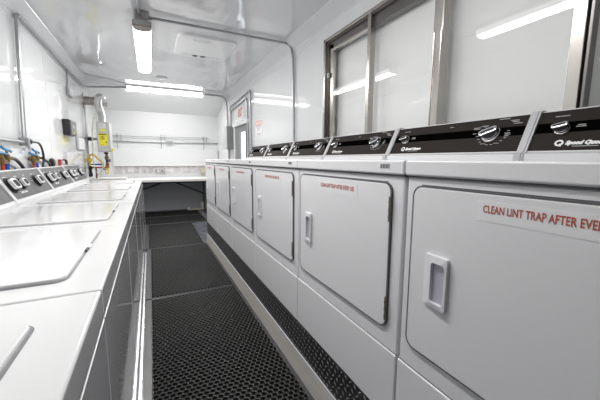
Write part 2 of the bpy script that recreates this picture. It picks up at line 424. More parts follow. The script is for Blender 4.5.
    for k in range(14):
        a = radians(-30+k*18.5+0); r_ = .052
        yy, s = y0+.140-0*cos(a), .078
        Gk = G(yy, s); w_ = .010 if k % 3 else .020
        cx, cy = r_*1.1*cos(a+pi*.9), r_*.92*sin(a+pi*.9)
        b.poly([(cx-w_/2,cy-.001),(cx+w_/2,cy-.001),(cx+w_/2,cy+.001),(cx-w_/2,cy+.001)], Gk, 0, .0005, 'greyprint')
    b.cyl(P+Vector((0,y1-.345,0))+T*.083+N*.002, P+Vector((0,y1-.345,0))+T*.083+N*.004, .005, 'band', 10)
    b.build('control_panel', c, smooth=0)
    def knob(yy, s, R, ang, nm):
        b = MB(); o = P+Vector((0,yy,0))+T*s+N*.0026
        b.lathe([(R,0),(R,.004),(R*.94,.007),(R*.88,.007),(R*.84,.013),(R*.70,.017)], o, N, 'chrome', 28)
        b.lathe([(R*.80,.0135),(R*.78,.0178)], o, N, 'darkknob', 28)
        a = radians(ang); u = Vector((0,-1,0))*cos(a)+T*sin(a); v = Vector((0,-1,0))*-sin(a)+T*cos(a)
        FK = lambda p, q, w: tuple(o+u*p+v*q+N*w)
        b.poly(rrect(-R*.98, R*.98, -R*.36, R*.36, R*.30, 5), FK, .010, .030, 'chrome', .004)
        b.poly(rrect(-R*.70, R*.70, -R*.10, R*.10, R*.09, 3), FK, .030, .0306, 'darkknob')
        return b.build(nm, c)
    knob(y1-.088, .078, .024, 15, 'cycle_knob'); knob(y0+.148, .078, .036, 22, 'timer_knob')
    return t
LAB = ['white front-load dryer nearest the camera, cut by the right edge of the picture',
       'white dryer second from the camera, whole door with red lint warning visible',
       'third white dryer from the camera, in the middle of the right-hand row',
       'fourth white dryer from the camera, second nearer than the far end of its row',
       'fifth white dryer from the camera, next to last in its row',
       'white dryer at the far end of its row, beside the folding table']
LAB[3] = 'white dryer fourth from the camera, two dryers away from the folding table'
LAB[4] = 'white dryer fifth from the camera, one dryer away from the folding table'
dry = make_dryer(LAB[0], 'row of white dryers on the raised platform')
for k in range(1, 6): dup(dry, Vector(dry.location)+Vector((0, DW*k, 0)), LAB[k])

# platform the dryers stand on
PY0, PY1 = -.9, DYN+5*DW+.01
pt = thing('dryer_platform', 'low platform under the dryers, black diamond plate above a pale kick board', 'platform', (1.0, 1.5, 0))
MB().box(DX+.008, XR-.002, PY0, PY1, .002, h(-.8145), 'board').build('deck', pt)
b = MB(); b.box(DX+.001, DX+.008, PY0, PY1, h(-.969), h(-.8145), 'plate')
F = YZ(DX+.001)
zc0, zc1 = h(-.969)+.013, h(-.8145)-.010
rows = 6; step = .029
for r in range(rows):
    z = zc0+(zc1-zc0)*r/(rows-1); n = int((PY1-PY0-.03)/step)
    for k in range(n):
        y = PY0+.02+k*step+(step/2 if r % 2 else 0); a = radians(42 if (k+r) % 2 else -42); L, Wd = .0120, .0042
        pts = [(L*cos(a), L*sin(a)), (-Wd*sin(a), Wd*cos(a)), (-L*cos(a), -L*sin(a)), (Wd*sin(a), -Wd*cos(a))]
        V = [F(y+p, z+q, 0) for p, q in pts] + [F(y, z, -.0028)]
        b.add(V, [[0,1,4],[1,2,4],[2,3,4],[3,0,4]], 'lug')
b.build('diamond_plate', pt, smooth=0)
b = MB(); b.box(DX-.006, DX+.008, PY0, PY1, .001, h(-.969), 'board', .002); b.box(DX-.0068, DX+.006, PY0, PY1, h(-.975), h(-.968), 'greybox', .001)
b.build('kick_board', pt)

# ------------------------------------------------------------------ washers
WX, WW, WY = -.1116, .7956, .7715        # front plane, pitch, far edge of the nearest washer
def make_washer(label, group):
    y1 = WY; y0 = WY-WW; g = .0025; zt = h(-.289)
    t = thing('washing_machine', label, 'washer', (WX-.36, (y0+y1)/2, 0), group)
    MB().box(-.82, WX-.008, y0+g, y1-g, .003, h(-.357), 'front', .004).build('cabinet', t)
    b = MB(); b.box(-.82, WX, y0+g, y1-g, h(-.352), zt, 'washer', .006, 3); b.box(-.81, WX-.004, y0+.006, y1-.006, h(-.358), h(-.35), 'gap')
    tp = b.build('top_panel', t)
    b = MB(); b.box(WX-.012, WX+.0005, y0+.002, y1-.002, .012, h(-.357), 'front', .0025, 2)
    b.box(WX-.003, WX+.0016, y0+.004, y1-.004, h(-.3595), h(-.3560), 'white', .0012); b.box(WX-.003, WX+.0014, y1-.0075, y1-.0035, .02, h(-.360), 'white', .001)  # white strip along the top edge stands in for the bevel highlight
    b.build('front_panel', t)
    MB().box(-.80, WX-.03, y0+.01, y1-.01, .0, .012, 'gap').build('toe_base', t)
    # lid
    l0, l1 = y0+.088, y1-.122; xa, xb = -.665, -.196
    b = MB(); b.poly(rrect(xa-.005, xb+.005, l0-.005, l1+.005, .030, 6), XY(zt), -.001, .0009, 'softgap')
    b.poly(rrect(xa, xb, l0, l1, .026, 6), XY(zt), 0, .010, 'washer', .005)
    ld = b.build('lid', t)
    ym = (y0+y1)/2-.01
    b = MB(); b.box(xb-.006, xb+.006, ym-.050, ym-.012, zt+.0005, zt+.008, 'gap', .002); b.box(xb-.001, xb+.008, ym-.012, ym+.030, zt+.001, zt+.007, 'handle', .002)
    b.build('lid_handle', ld)
    # console
    prof = [(-.725,-.289),(-.725,-.270),(-.739,-.254),(-.832,-.084),(-.837,-.078),(-.846,-.077),(-.852,-.084),(-.81,-.289)]
    b = MB(); b.poly([(x, h(z)) for x, z in prof], lambda u, v, w: (u, w, v), y0+.0005, y1-.0005, 'washer')
    c = b.build('console', t)
    P = Vector((-.7395, 0, h(-.252))); T = Vector((-.093,0,.170)).normalized(); N = Vector((T.z,0,-T.x))
    cp = [(x+(.006 if 1 < i < 6 else .002 if i < 2 else -.001), z+(.004 if 2 < i < 7 else 0)) for i, (x, z) in enumerate(prof)]
    for a_, e_ in ((y0+.001, y0+.028), (y1-.010, y1-.001)): MB().poly([(x, h(z)) for x, z in cp], lambda u, v, w: (u, w, v), a_, e_, 'washer').build('end_cap', c)
    F = Tx(P, (0,1,0), T, N)
    b = MB(); b.poly([(y0+.026,0),(y1-.010,0),(y1-.010,.189),(y0+.026,.189)], F, 0, .002, 'wconsole')
    G = lambda yy, s: Tx(P+Vector((0,yy,0))+T*s+N*.0022, (0,1,0), T, N)
    b.text('Speed Queen', G(y0+.165, .030), .016, 'print', width=.115, bold=.03, shear=.3)
    for yy, s, w_ in ((y0+.10,.150,.05),(y0+.27,.150,.05),(y0+.58,.150,.05),(y0+.20,.125,.02),(y0+.36,.10,.025),(y0+.5,.10,.025),(y0+.68,.10,.025),(y0+.42,.15,.03)):
        b.poly([(-w_/2,-.0018),(w_/2,-.0018),(w_/2,.0018),(-w_/2,.0018)], G(yy, s), 0, .0005, 'print')
    b.build('control_panel', c, smooth=0)
    for yy, R in ((y0+.100,.050),(y0+.262,.040),(y0+.580,.046)):
        b = MB(); o = P+Vector((0,yy,0))+T*.092+N*.002
        b.lathe([(R*1.05,0),(R*1.05,.004),(R*.9,.008),(R*.85,.022)], o, N, 'darkknob', 24)
        FK = lambda p, q, w: tuple(o+Vector((0,1,0))*p+T*q+N*w)
        b.poly(rrect(-R*.92, R*.92, -R*.70, R*.70, R*.42, 5), FK, .018, .036, 'rim', .004)
        b.poly(rrect(-R*.64, R*.64, -R*.46, R*.46, R*.28, 5), FK, .036, .0368, 'darkknob')
        b.build('dial_knob', c)
    return t
WL = ['white top-load washer nearest the camera, its lid cut by the bottom left corner',
      'white top-load washer second from the camera, lid fully seen in the left foreground',
      'third white top-load washer from the camera, its console with big knobs fully seen',
      'fourth white top-load washer from the camera',
      'white top-load washer fifth from the camera, one before the end of its row',
      'white top-load washer at the far end of its row, before the white table']
WL[2] = 'white top-load washer third from the camera, console at the left picture edge'
WL[3] = 'white top-load washer fourth from the camera, below the second blue-handled valve set'
wsh = make_washer(WL[0], 'row of white top-load washers along the left wall')
for k in range(1, 6): dup(wsh, Vector(wsh.location)+Vector((0, WW*k, 0)), WL[k])

# ------------------------------------------------------------------ rubber mats (real holes)
MATW, MATL, MT = .698, 1.478, .012
def mat_mesh(name):
    b = MB(); p = .0285; ry = p*math.sqrt(3)/2; bd = .024; N = 12; R = p*.405
    nx = int((MATW-.040-bd)/p); ny = int((MATL-2*bd)/ry); ox = MATW-bd-(nx-.5)*p-p*.3; oy = (MATL-ny*ry)/2
    V, Fc = [], []
    hexa = [(p/math.sqrt(3)*cos(radians(30+60*k)), p/math.sqrt(3)*sin(radians(30+60*k))) for k in range(6)]
    for j in range(ny+1):
        for i in range(nx+1 - (j % 2)):
            cx = ox+i*p+(p/2 if j % 2 else 0); cy = oy+j*ry; k0 = len(V)
            outer = []
            for k in range(6):
                a, c_ = hexa[k], hexa[(k+1) % 6]; outer += [a, ((a[0]+c_[0])/2, (a[1]+c_[1])/2)]
            V += [(cx+u, cy+v, MT) for u, v in outer]
            for z, rr in ((MT-.0012, R), (.001, R*.92)):
                V += [(cx+rr*cos(radians(30+30*k)), cy+rr*sin(radians(30+30*k)), z) for k in range(N)]
            for k in range(N):
                q = (k+1) % N
                Fc.append([k0+k, k0+q, k0+N+q, k0+N+k]); Fc.append([k0+N+k, k0+N+q, k0+2*N+q, k0+2*N+k])
            Fc.append([k0+2*N+k for k in range(N)])
    b.add(V, Fc, 'rubber')
    e = bd-.010
    b.box(0, .040, 0, MATL, 0, MT-.0004, 'rubberb', .003); b.box(MATW-e, MATW, 0, MATL, 0, MT-.0004, 'rubberb', .003)
    b.box(0, MATW, 0, e, 0, MT-.0004, 'rubberb', .003); b.box(0, MATW, MATL-e, MATL, 0, MT-.0004, 'rubberb', .003)
    return b.build(name, smooth=0, recalc=False)
ML = ['black perforated rubber mat nearest the camera, on the aisle floor',
      'black perforated rubber mat second from the camera, between washers and dryers',
      'black perforated rubber mat third from the camera, short of the platform end',
      'black rubber mat lying crosswise just in front of the folding table',
      'black rubber mat farthest from the camera, crosswise under the folding table']
m0 = mat_mesh('rubber_mat'); m0.location = (-.086, 1.041, .001)
tag(m0, ML[0], 'mat', 'black rubber mats along the aisle')
for k, (x, y, a) in enumerate([(-.086, 2.527, 0), (-.108, 4.012, 0), (.86, 5.50, pi/2), (.86, 6.202, pi/2)]):
    c = m0.copy(); COL.objects.link(c); c.location = (x, y, .001); c.rotation_euler = (0,0,a); c['label'] = ML[k+1]

# ------------------------------------------------------------------ folding table and what lies on it
tb = thing('folding_table', 'long white folding table with dark legs along the back wall', 'table', (.24, 6.65, 0))
TY0, TY1, TZ = 6.25, 7.06, h(-.383)
b = MB(); b.box(-.89, 1.385, TY0, TY1, TZ-.05, TZ, 'tableg', .010, 3); b.box(-.885, 1.38, TY0-.002, TY0+.004, TZ-.046, TZ-.004, 'edge', .003); b.build('table_top', tb)
for sx, X in ((1, 1.02), (-1, -.55)):
    b = MB()
    for y in (6.42, 6.90): b.tube([(X, y, TZ-.05), (X, y, .012)], .014, 'tleg', 8)
    b.tube([(X, 6.40, .016), (X, 6.92, .016)], .014, 'tleg', 8); b.tube([(X, 6.42, .30), (X, 6.90, .30)], .011, 'tleg', 8)
    lg = b.build('leg', tb)
    MB().tube([(X, 6.66, h(-.735)), (X-sx*(.62 if sx > 0 else .80), 6.66, h(-.455))], .014, 'tleg', 8).build('brace', lg)
MB().box(-.80, 1.3, 6.40, 6.43, TZ-.085, TZ-.05, 'tleg').build('apron', tb)
b = MB(); b.box(-.87, -.40, 6.22, 6.62, TZ+.001, TZ+.042, 'tableg', .006); b.box(-.87, -.40, 6.218, 6.222, TZ+.003, TZ+.034, 'edge')
tag(b.build('white_board'), 'thick white board lying on the left part of the folding table', 'board')
b = MB(); b.box(.66, 1.00, 6.76, 6.82, .0145, .045, 'beige', .008); b.box(.94, 1.00, 6.78, 6.85, .040, .17, 'beige', .012); b.lathe([(.02,0),(.026,.01),(.026,.05),(.015,.06)], (.69,6.79,.014), (0,0,1), 'paper', 12)
tag(b.build('drain_elbow'), 'beige plastic pipe elbow on the floor by the right table leg', 'pipe')

# back wall: white hinged panel, slotted track, rails
b = MB(); b.box(-.66, 1.385, YB-.045, YB-.002, h(-.143), h(.205), 'backwall', .006); b.box(-.66, 1.385, YB-.05, YB-.044, h(-.146), h(-.125), 'paper', .002)
tag(b.build('wall_panel_board'), 'wide white board fixed to the back wall above the slotted metal track', 'board')
bpy.data.objects['wall_panel_board'].name = 'hinged_board'
b = MB(); tz0, tz1 = h(-.300), h(-.152); x0, x1 = -.66, 1.385
b.box(x0, x1, YB-.010, YB-.002, tz0, tz0+.022, 'track', .002); b.box(x0, x1, YB-.010, YB-.002, tz1-.022, tz1, 'track', .002); b.box(x0, x1, YB-.004, YB-.001, tz0, tz1, 'track')
n = 52
for k in range(n+1):
    x = x0+(x1-x0-.016)*k/n; b.box(x, x+.016+.010*(k % 3 == 0), YB-.010, YB-.002, tz0+.02, tz1-.02, 'track')
tag(b.build('slotted_track'), 'long galvanised slotted metal track on the back wall above the table', 'track')
b = MB(); b.box(.99, 1.10, YB-.09, YB-.012, h(-.315), h(-.165), 'beige', .010); b.box(1.00, 1.09, YB-.094, YB-.088, h(-.29), h(-.19), 'beige', .01)
tag(b.build('beige_case'), 'small beige box behind the table, by the far end dryer', 'box')
b = MB()
b.box(.08,.30,YB-.035,YB-.010,h(-.295),h(-.285),'greybox',.003)
for x_, z_, m_ in ((.10,-.225,'box'),(.135,-.25,'paper'),(.18,-.20,'greybox'),(.225,-.235,'box'),(.27,-.19,'greybox')): b.lathe([(.012,0),(.016,.01),(.014,(z_+.285)*.7),(.007,z_+.285)], (x_,YB-.03,h(-.285)), (0,0,1), m_, 10)
tag(b.build('small_fittings'), 'small rack of dark fittings on the metal track above the folding table', 'fittings')
bpy.data.objects['small_fittings'].name = 'fittings_rack'
rl = thing('hanging_rail', 'thin grey hanging rail on three drop rods across the back wall', 'rail', (.3, YB-.05, h(.19)))
MB().tube([(-.64, YB-.05, h(.445)), (1.19, YB-.05, h(.462))], .007, 'conduit', 8).build('rail', rl)
for x, z0 in ((-.56,.17), (.23,.20), (1.08,.19)):
    b = MB(); b.tube([(x, YB-.044, h(z0+.01)), (x, YB-.044, h(.50))], .006, 'conduit', 8); b.box(x-.012, x+.012, YB-.06, YB-.002, h(.43), h(.468), 'conduit', .003)
    b.tube([(x+.07, YB-.03, h(.36)), (x+.07, YB-.03, h(.49))], .006, 'conduit', 8); b.build('drop_rod', rl)
ct = MB().tube([(-.68, YB-.03, h(.342)), (1.39, YB-.03, h(.352))], .012, 'conduit', 8).build('conduit')
tag(ct, 'straight grey conduit running across the back wall below the hanging rail', 'conduit')
tag(MB().box(.335, .455, YB-.07, YB-.001, h(.315), h(.385), 'greybox', .006).box(.345,.445,YB-.074,YB-.069,h(.325),h(.375),'conduit',.003).build('junction_box'), 'small grey junction box midway along the back wall conduit', 'junction box')

# ------------------------------------------------------------------ ceiling lights
def tube_light(loc, rotz, label, group, L=1.30):
    t = thing('tube_light', label, 'ceiling light', loc, group); t.rotation_euler = (0,0,rotz)
    x, y, z = loc
    b = MB(); prof = [(-.066,.086),(-.071,.060),(-.052,.050),(.052,.050),(.071,.060),(.066,.086)]
    b.poly([(x+u, z+v) for u, v in prof], lambda u, v, w: (u, y+w, v), -L/2-.01, L/2+.01, 'housing'); b.build('housing', t)
    prof = [(-.069,.058),(-.073,.038),(-.066,.014),(-.050,.003),(-.022,0),(.022,0),(.050,.003),(.066,.014),(.073,.038),(.069,.058)]
    b = MB(); V = [(x+u, y+e*L/2, z+v) for e in (-1, 1) for u, v in prof]; n = len(prof)
    b.add(V, [[k, k+1, n+k+1, n+k] for k in range(2, 7)], 'light'); b.add(V, [[k, k+1, n+k+1, n+k] for k in (0,1,7,8)] + [[n-1, 0, n, 2*n-1]], 'lightside'); b.add(V, [list(range(n))[::-1], [n+k for k in range(n)]], 'housing')
    b.build('diffuser', t, smooth=0)
    if z < ZC-.1:
        for e in (-.4, .4): MB().box(x-.03, x+.03, y+e*L-.02, y+e*L+.02, z+.084, ZC+.001, 'greybox', .003).build('hanger', t)
    for e in (-1, 1):
        b = MB(); b.box(x-.074, x+.074, y+e*(L/2+.004)-.004, y+e*(L/2+.004)+.004, z+.045, z+.086, 'brown', .003); b.build('end_clip', t)
    return t
g = 'ceiling tube lights'
LZ = h(1.132); 
tube_light((-.002, 3.80, h(1.085)), 0, 'glowing tube light on the ceiling over the aisle, seen end on', g, 1.40)
tube_light((.32, 6.03, h(1.142)), pi/2, 'glowing tube light running across the ceiling before the back wall', g, 1.22)
tube_light((-.002, 1.31, LZ), 0, 'tube light above the aisle, seen only as a reflection in the window panes', g)

# conduit along the ceiling
def conduit(pts, label, r=.012, rad=.12, name='conduit', n=10):
    o = MB().tube(fillet(pts, rad), r, 'conduit', n).build(name); return tag(o, label, 'conduit')
zc = h(1.195)
conduit([(-.018, -.4, zc), (-.018, 3.02, zc)], 'grey conduit on the ceiling leading to the near end of the aisle tube light')
tag(MB().box(-.052, .048, 3.00, 3.085, h(1.14), h(1.2195), 'box', .006).box(-.045,.041,2.995,3.002,h(1.15),h(1.21),'steel',.004).lathe([(.012,0),(.012,.03)], (.048,3.04,h(1.185)), (1,0,0), 'steel', 10).build('junction_box'),
    'grey metal junction box on the ceiling at the end of the aisle tube light', 'junction box')
conduit([(.06, 3.04, h(1.185)), (.30, 3.06, zc), (1.375, 3.06, zc), (1.375, 2.985, h(1.06)), (1.378, 2.945, 0.0+h(-.2))],
        'grey conduit crossing the ceiling then dropping down the right wall between window and door', .012, .16)
conduit([(-.876, 3.125, h(.155)), (-.876, 3.245, h(1.122)), (-.872, 5.95, h(1.118)), (-.30, 6.02, h(1.185))],
        'grey conduit up the left wall and along the ceiling corner to the back light', .015, .08)
conduit([(.98, 5.985, h(1.185)), (1.345, 5.985, h(1.18)), (1.352, 5.87, h(.95)), (1.352, 5.86, h(.57))],
        'grey conduit bending from the back tube light down into the grey electrical box', .016, .14)
conduit([(1.365, 5.76, h(.56)), (1.372, 5.74, h(.955)), (1.378, 4.50, h(1.025)), (1.378, 4.47, h(-.2))],
        'outer of the two conduits looping over the door', .014, .09)
conduit([(1.365, 5.70, h(.56)), (1.375, 5.66, h(.885)), (1.382, 4.70, h(.945)), (1.382, 4.63, h(-.2))],
        'inner of the two conduits looping over the door', .014, .09)
eb = thing('electrical_box', 'grey metal electrical box on the right wall beside the door', 'electrical box', (1.34, 5.84, h(.19)))
MB().box(1.29, 1.399, 5.665, 6.02, h(.19), h(.605), 'box', .005).build('enclosure', eb)
MB().box(1.280, 1.292, 5.66, 6.025, h(.185), h(.61), 'greybox', .004).build('cover', eb)
conduit([(1.35, 5.80, h(.192)), (1.35, 5.80, h(-.3))], 'short dark conduit leaving the bottom of the grey electrical box', .022)

# ceiling air unit and disc
ac = thing('ceiling_air_unit', 'low white air conditioner panel with two dark slots on the ceiling', 'air conditioner', (.59, 3.62, ZC))
b = MB()
def zdown(u, v, w): return (u, v, ZC-w)
b.poly(rrect(.30, .90, 3.30, 3.95, .09, 6), zdown, 0, .032, 'vent', .020); b.build('housing', ac)
for x in (.505, .590):
    MB().poly(rrect(x, x+.055, 3.845, 3.905, .012, 4), zdown, .0315, .034, 'gap').build('air_slot', ac)
b = MB()
for x0 in (.37, .69):
    b = MB()
    for k in range(5): b.box(x0+k*.024, x0+k*.024+.014, 3.83, 3.90, ZC-.0335, ZC-.031, 'trim')
    b.build('louvre', ac)
MB().box(.45, .62, 3.36, 3.42, ZC-.034, ZC-.031, 'trim', .002).build('control_strip', ac)
b = MB(); b.lathe([(.085,0),(.085,.008),(.065,.014),(.02,.016)], (.222, 5.24, ZC), (0,0,-1), 'trim', 28)
tag(b.build('ceiling_disc'), 'small round grey disc on the ceiling beyond the tube light', 'disc')

# ------------------------------------------------------------------ signs on the right wall
b = MB(); b.box(XR-.004, XR-.0005, 4.955, 5.285, h(.69), h(.862), 'paper', .001)
b.text('EXIT', Tx((XR-.0042, 5.265, h(.715)), (0,-1,0), (0,0,1), (-1,0,0)), .130, 'signred', width=.28, bold=.05)
tag(b.build('exit_sign', smooth=0), 'white sign with red EXIT lettering above the grey door', 'sign')
b = MB(); y0, y1 = 4.03, 4.33
b.box(XR-.003, XR-.0005, y0, y1, h(.33), h(.545), 'paper', .001)
b.ring(rrect(y0+.01, y1-.01, h(.470), h(.537), .004, 2), rrect(y0+.035, y1-.035, h(.486), h(.521), .002, 2), YZ(XR-.003), 0, -.0008, 'signpink')
for k, w_ in enumerate((.19, .15)): b.box(XR-.0038, XR-.003, 4.18-w_/2, 4.18+w_/2, h(.494+.013*k), h(.501+.013*k), 'signpink')
for k, (w_, z) in enumerate(((.25,.455),(.16,.435),(.12,.408),(.17,.36),(.10,.345))): b.box(XR-.0038, XR-.003, 4.18-w_/2, 4.18+w_/2, h(z-.005), h(z+.004), 'greyprint')
tag(b.build('warning_notice', smooth=0), 'white notice with a red header on the right wall past the door', 'sign')
bpy.data.objects['warning_notice']['label'] = 'white paper notice with a red header on the right wall, between door and window'

# ------------------------------------------------------------------ left wall services
conduit([(-.872, -.8, h(.112)), (-.872, 3.083, h(.122))], 'grey horizontal conduit low on the left wall above the washers', .013)
jb = thing('outlet_box', 'grey metal outlet box on the left wall above the washers', 'junction box', (-.875, 3.11, h(.09)))
MB().box(-.899, -.850, 3.085, 3.150, h(.095), h(.160), 'conduit', .004).build('housing', jb)
MB().box(-.851, -.846, 3.090, 3.145, h(.101), h(.154), 'conduit', .003).build('cover', jb)
pc = thing('power_cord', 'black plug and cord drooping from the grey outlet box', 'cord', (-.85, 3.25, h(.13)))
MB().lathe([(.012,0),(.024,.01),(.022,.05),(.010,.085)], (-.865, 3.149, h(.130)), (0,1,.03), 'black', 14).build('plug', pc)
MB().tube(spline([(-.865, 3.232, h(.132)), (-.855, 3.37, h(.128)), (-.855, 3.45, h(.085)), (-.855, 3.475, h(.0)), (-.857, 3.43, h(-.08)), (-.858, 3.40, h(-.14))]), .009, 'black', 8).build('cable', pc)
def valve(y, label):
    x = -.868
    t = thing('washer_valve', label, 'valve', (x, y, h(-.01)), 'blue-handled brass water valves behind the washers')
    b = MB()
    for q, z in ((0,-.005), (.085,.014)):
        b.lathe([(.012,0),(.016,.004),(.016,.012),(.012,.018),(.012,.03)], (-.899, y+q, h(z)), (1,0,0), 'brass', 12)
        b.lathe([(.011,-.040),(.015,-.034),(.016,-.012),(.016,.006),(.010,.012),(.006,.036)], (x, y+q, h(z)), (0,0,1), 'brass', 12)
        b.lathe([(.009,0),(.013,.014),(.013,.026),(.009,.034),(.008,.055)], (x, y+q+.008, h(z-.012)), (0,1,-.15), 'brass', 12)
    b.box(x-.010, x+.010, y-.01, y+.095, h(-.040), h(-.022), 'brass', .005); b.build('body', t)
    for q, z, a in ((0,.030,.012), (.085,.052,.02)):
        b = MB(); b.tube([(x-.004, y+q-.062, h(z+a)), (x, y+q-.025, h(z+.005)), (x, y+q, h(z+.003)), (x, y+q+.025, h(z+.003)), (x+.004, y+q+.062, h(z-a*.4))], [.009,.007,.011,.007,.009], 'bluehand', 8)
        b.build('handle', t)
    MB().tube([(x, y+.0, h(-.045)), (x, y+.0, h(-.15))], .012, 'pexr', 8).build('red_pipe', t)
    MB().tube([(x, y+.07, h(-.040)), (x, y+.07, h(-.15))], .013, 'pexb', 8).build('blue_pipe', t)
    return t
valve(2.65, 'brass water valve with two blue handles at the left picture edge')
valve(3.25, 'brass water valve with two blue handles beside the black power cord')
def hose(pts, m, r, label):
    t = tag(MB().tube(spline(pts), r, m, 8).build('water_hose'), label, 'hose'); return t
hose([(-.872,2.80,h(-.002)),(-.872,2.88,h(-.008)),(-.872,2.96,h(-.040)),(-.872,3.03,h(-.085)),(-.874,3.05,h(-.14))], 'black', .012, 'black hose curving from the left blue-handled valve down behind a washer')
hose([(-.872,2.715,h(-.02)),(-.872,2.79,h(-.045)),(-.872,2.86,h(-.065)),(-.873,2.92,h(-.14))], 'braid', .009, 'pale braided hose under the black hose at the left valve')
hose([(-.872,3.40,h(.004)),(-.872,3.50,h(-.002)),(-.872,3.60,h(-.022)),(-.872,3.71,h(-.06)),(-.874,3.75,h(-.12))], 'black', .011, 'black hose curving from the right blue-handled valve behind a washer')
b = MB(); b.lathe([(.030,0),(.042,.01),(.042,.03),(.028,.04)], (-.899,3.84,h(-.042)), (1,0,.1), 'black', 18); b.tube([(-.872,3.84,h(-.07)),(-.874,3.84,h(-.15))], .012, 'black', 8)
tag(b.build('drain_plug'), 'round black fitting behind the washers past the power cord', 'fitting')
b = MB(); b.box(-.899,-.872,4.14,4.165,h(-.12),h(-.012),'pexr',.006); b.lathe([(.018,0),(.024,.01),(.024,.05),(.012,.06)], (-.874, 4.30, h(-.07)), (0,0,1), 'black', 12); b.lathe([(.014,0),(.018,.01),(.014,.05)], (-.874,4.38,h(-.07)), (0,0,1), 'pexr', 12); b.box(-.885,-.865,4.15,4.44,h(-.085),h(-.06),'braid',.006); b.lathe([(.012,0),(.018,.01),(.012,.04)], (-.874,4.24,h(-.065)), (0,0,1), 'braid', 12)
tag(b.build('pipe_fitting'), 'red and black pipe fitting on the left wall behind the far washers', 'fitting')
sb = thing('switch_box', 'small grey box high on the left wall under a short riser', 'switch box', (-.88, 4.7, h(.73)))
MB().box(-.899, -.866, 4.82, 5.03, h(.785), h(.893), 'box', .005).build('housing', sb)
MB().box(-.867, -.860, 4.83, 5.02, h(.793), h(.885), 'greybox', .003).build('cover', sb)
MB().tube([(-.885, 4.90, h(.890)), (-.885, 4.93, h(1.11))], .012, 'conduit', 8).build('riser', sb)
dp = thing('wall_dispenser', 'black dispenser with dark grey front mounted on the left wall', 'dispenser', (-.86, 4.44, h(.26)))
MB().box(-.899, -.826, 4.47, 4.78, h(.272), h(.458), 'black', .012, 3).build('housing', dp)
b = MB(); b.box(-.828, -.815, 4.485, 4.765, h(.282), h(.448), 'dispf', .006); b.box(-.816,-.812,4.56,4.68,h(.36),h(.40),'greybox',.002); b.box(-.816,-.812,4.60,4.64,h(.30),h(.32),'yellow',.002); b.build('front_cover', dp)
cb = thing('wall_cover_box', 'flat off-white plastic box on the left wall before the water heater', 'box', (-.88, 5.2, h(.11)))
MB().box(-.899, -.872, 5.14, 5.60, h(.115), h(.300), 'cap', .010, 3).build('housing', cb); MB().box(-.873,-.868,5.17,5.57,h(.13),h(.285),'paper',.004).build('cover', cb)
tag(MB().box(-.899, -.884, 5.965, 6.005, h(-.3), h(.82), 'paper', .003).box(-.885,-.881,5.975,5.995,h(-.3),h(.82),'greybox',.001).build('strut_channel'), 'tall grey vertical strut on the left wall beside the water heater', 'strut')

# water heater and flue
wh = thing('water_heater', 'grey tankless water heater with a big yellow label in the back left corner', 'water heater', (-.63, 5.9, h(.09)))
HX0, HX1, HY0, HY1, HZ0, HZ1 = -.728, -.552, 5.72, 6.07, h(.105), h(.573)
MB().box(HX0, HX1-.012, HY0, HY1, HZ0, HZ1, 'heater', .012, 3).build('casing', wh)
MB().box(HX1-.014, HX1, HY0+.004, HY1-.004, HZ0+.004, HZ1-.004, 'heater', .008, 3).build('front_cover', wh)
b = MB(); b.box(-.705, -.590, HY0-.0012, HY0, h(.20), h(.392), 'yellow')
b.box(-.70, -.595, HY0-.002, HY0-.001, h(.368), h(.382), 'ink')
for k, w_ in enumerate((.05,.035,.06,.045,.05)): b.box(-.675, -.675+w_, HY0-.002, HY0-.001, h(.345-k*.012), h(.350-k*.012), 'ink')
b.box(-.615,-.597,HY0-.002,HY0-.001,h(.245),h(.265),'ink'); b.box(-.70,-.64,HY0-.002,HY0-.001,h(.215),h(.218),'ink'); b.build('energy_label', wh)
b = MB(); b.box(-.690, -.600, HY0-.0012, HY0, h(.47), h(.542), 'paper')
for k in range(4): b.box(-.68, -.64+.008*(k%2), HY0-.002, HY0-.001, h(.485+.013*k), h(.489+.013*k), 'greyprint')
b.box(-.675, -.615, HY0-.0014, HY0, h(.425), h(.462), 'yellow'); b.build('rating_plate', wh)
b = MB(); b.box(-.899, HX0+.01, 5.80, 5.83, h(.285), h(.325), 'box', .004); b.box(-.86,-.80,5.79,5.84,h(.275),h(.335),'black',.006); b.build('mounting_arm', wh)
tag(MB().box(-.546, -.520, 5.712, 5.722, h(.112), h(.162), 'yellow', .003).box(-.553,-.54,5.712,5.722,h(.13),h(.145),'yellow',.002).build('yellow_tag'), 'little yellow tag at the lower corner of the water heater', 'tag')
fl = thing('flue_duct', 'brownish stainless flue duct with round wall flange above the water heater', 'flue', (-.75, 5.95, h(.85)))
b = MB(); b.tube([(-.899, 5.95, h(.903)), (-.575, 5.95, h(.905))], .070, 'flue', 24); b.lathe([(.071,0),(.074,.004),(.074,.016),(.071,.02)], (-.70,5.95,h(.904)), (1,0,0), 'flue', 24); b.build('duct', fl)
MB().lathe([(.105,0),(.105,.010),(.075,.016)], (-.899, 5.95, h(.903)), (1,0,0), 'flue', 28).build('flange', fl)
b = MB(); pts = fillet([(-.650, 5.85, h(.565)), (-.655, 5.85, h(.70)), (-.690, 5.80, h(.83)), (-.660, 5.77, h(.970)), (-.605, 5.86, h(.91))], .10, 8)
pp = []
for i in range(len(pts)-1):
    nseg = max(2, int((pts[i+1]-pts[i]).length/.008))
    for k in range(nseg): pp.append(pts[i].lerp(pts[i+1], k/nseg))
b.tube(pp, [.052+.005*(i % 2) for i in range(len(pp))], 'flex', 14)
tag(b.build('vent_pipe', smooth=60), 'bright flexible aluminium vent pipe rising from the water heater into the flue', 'pipe')
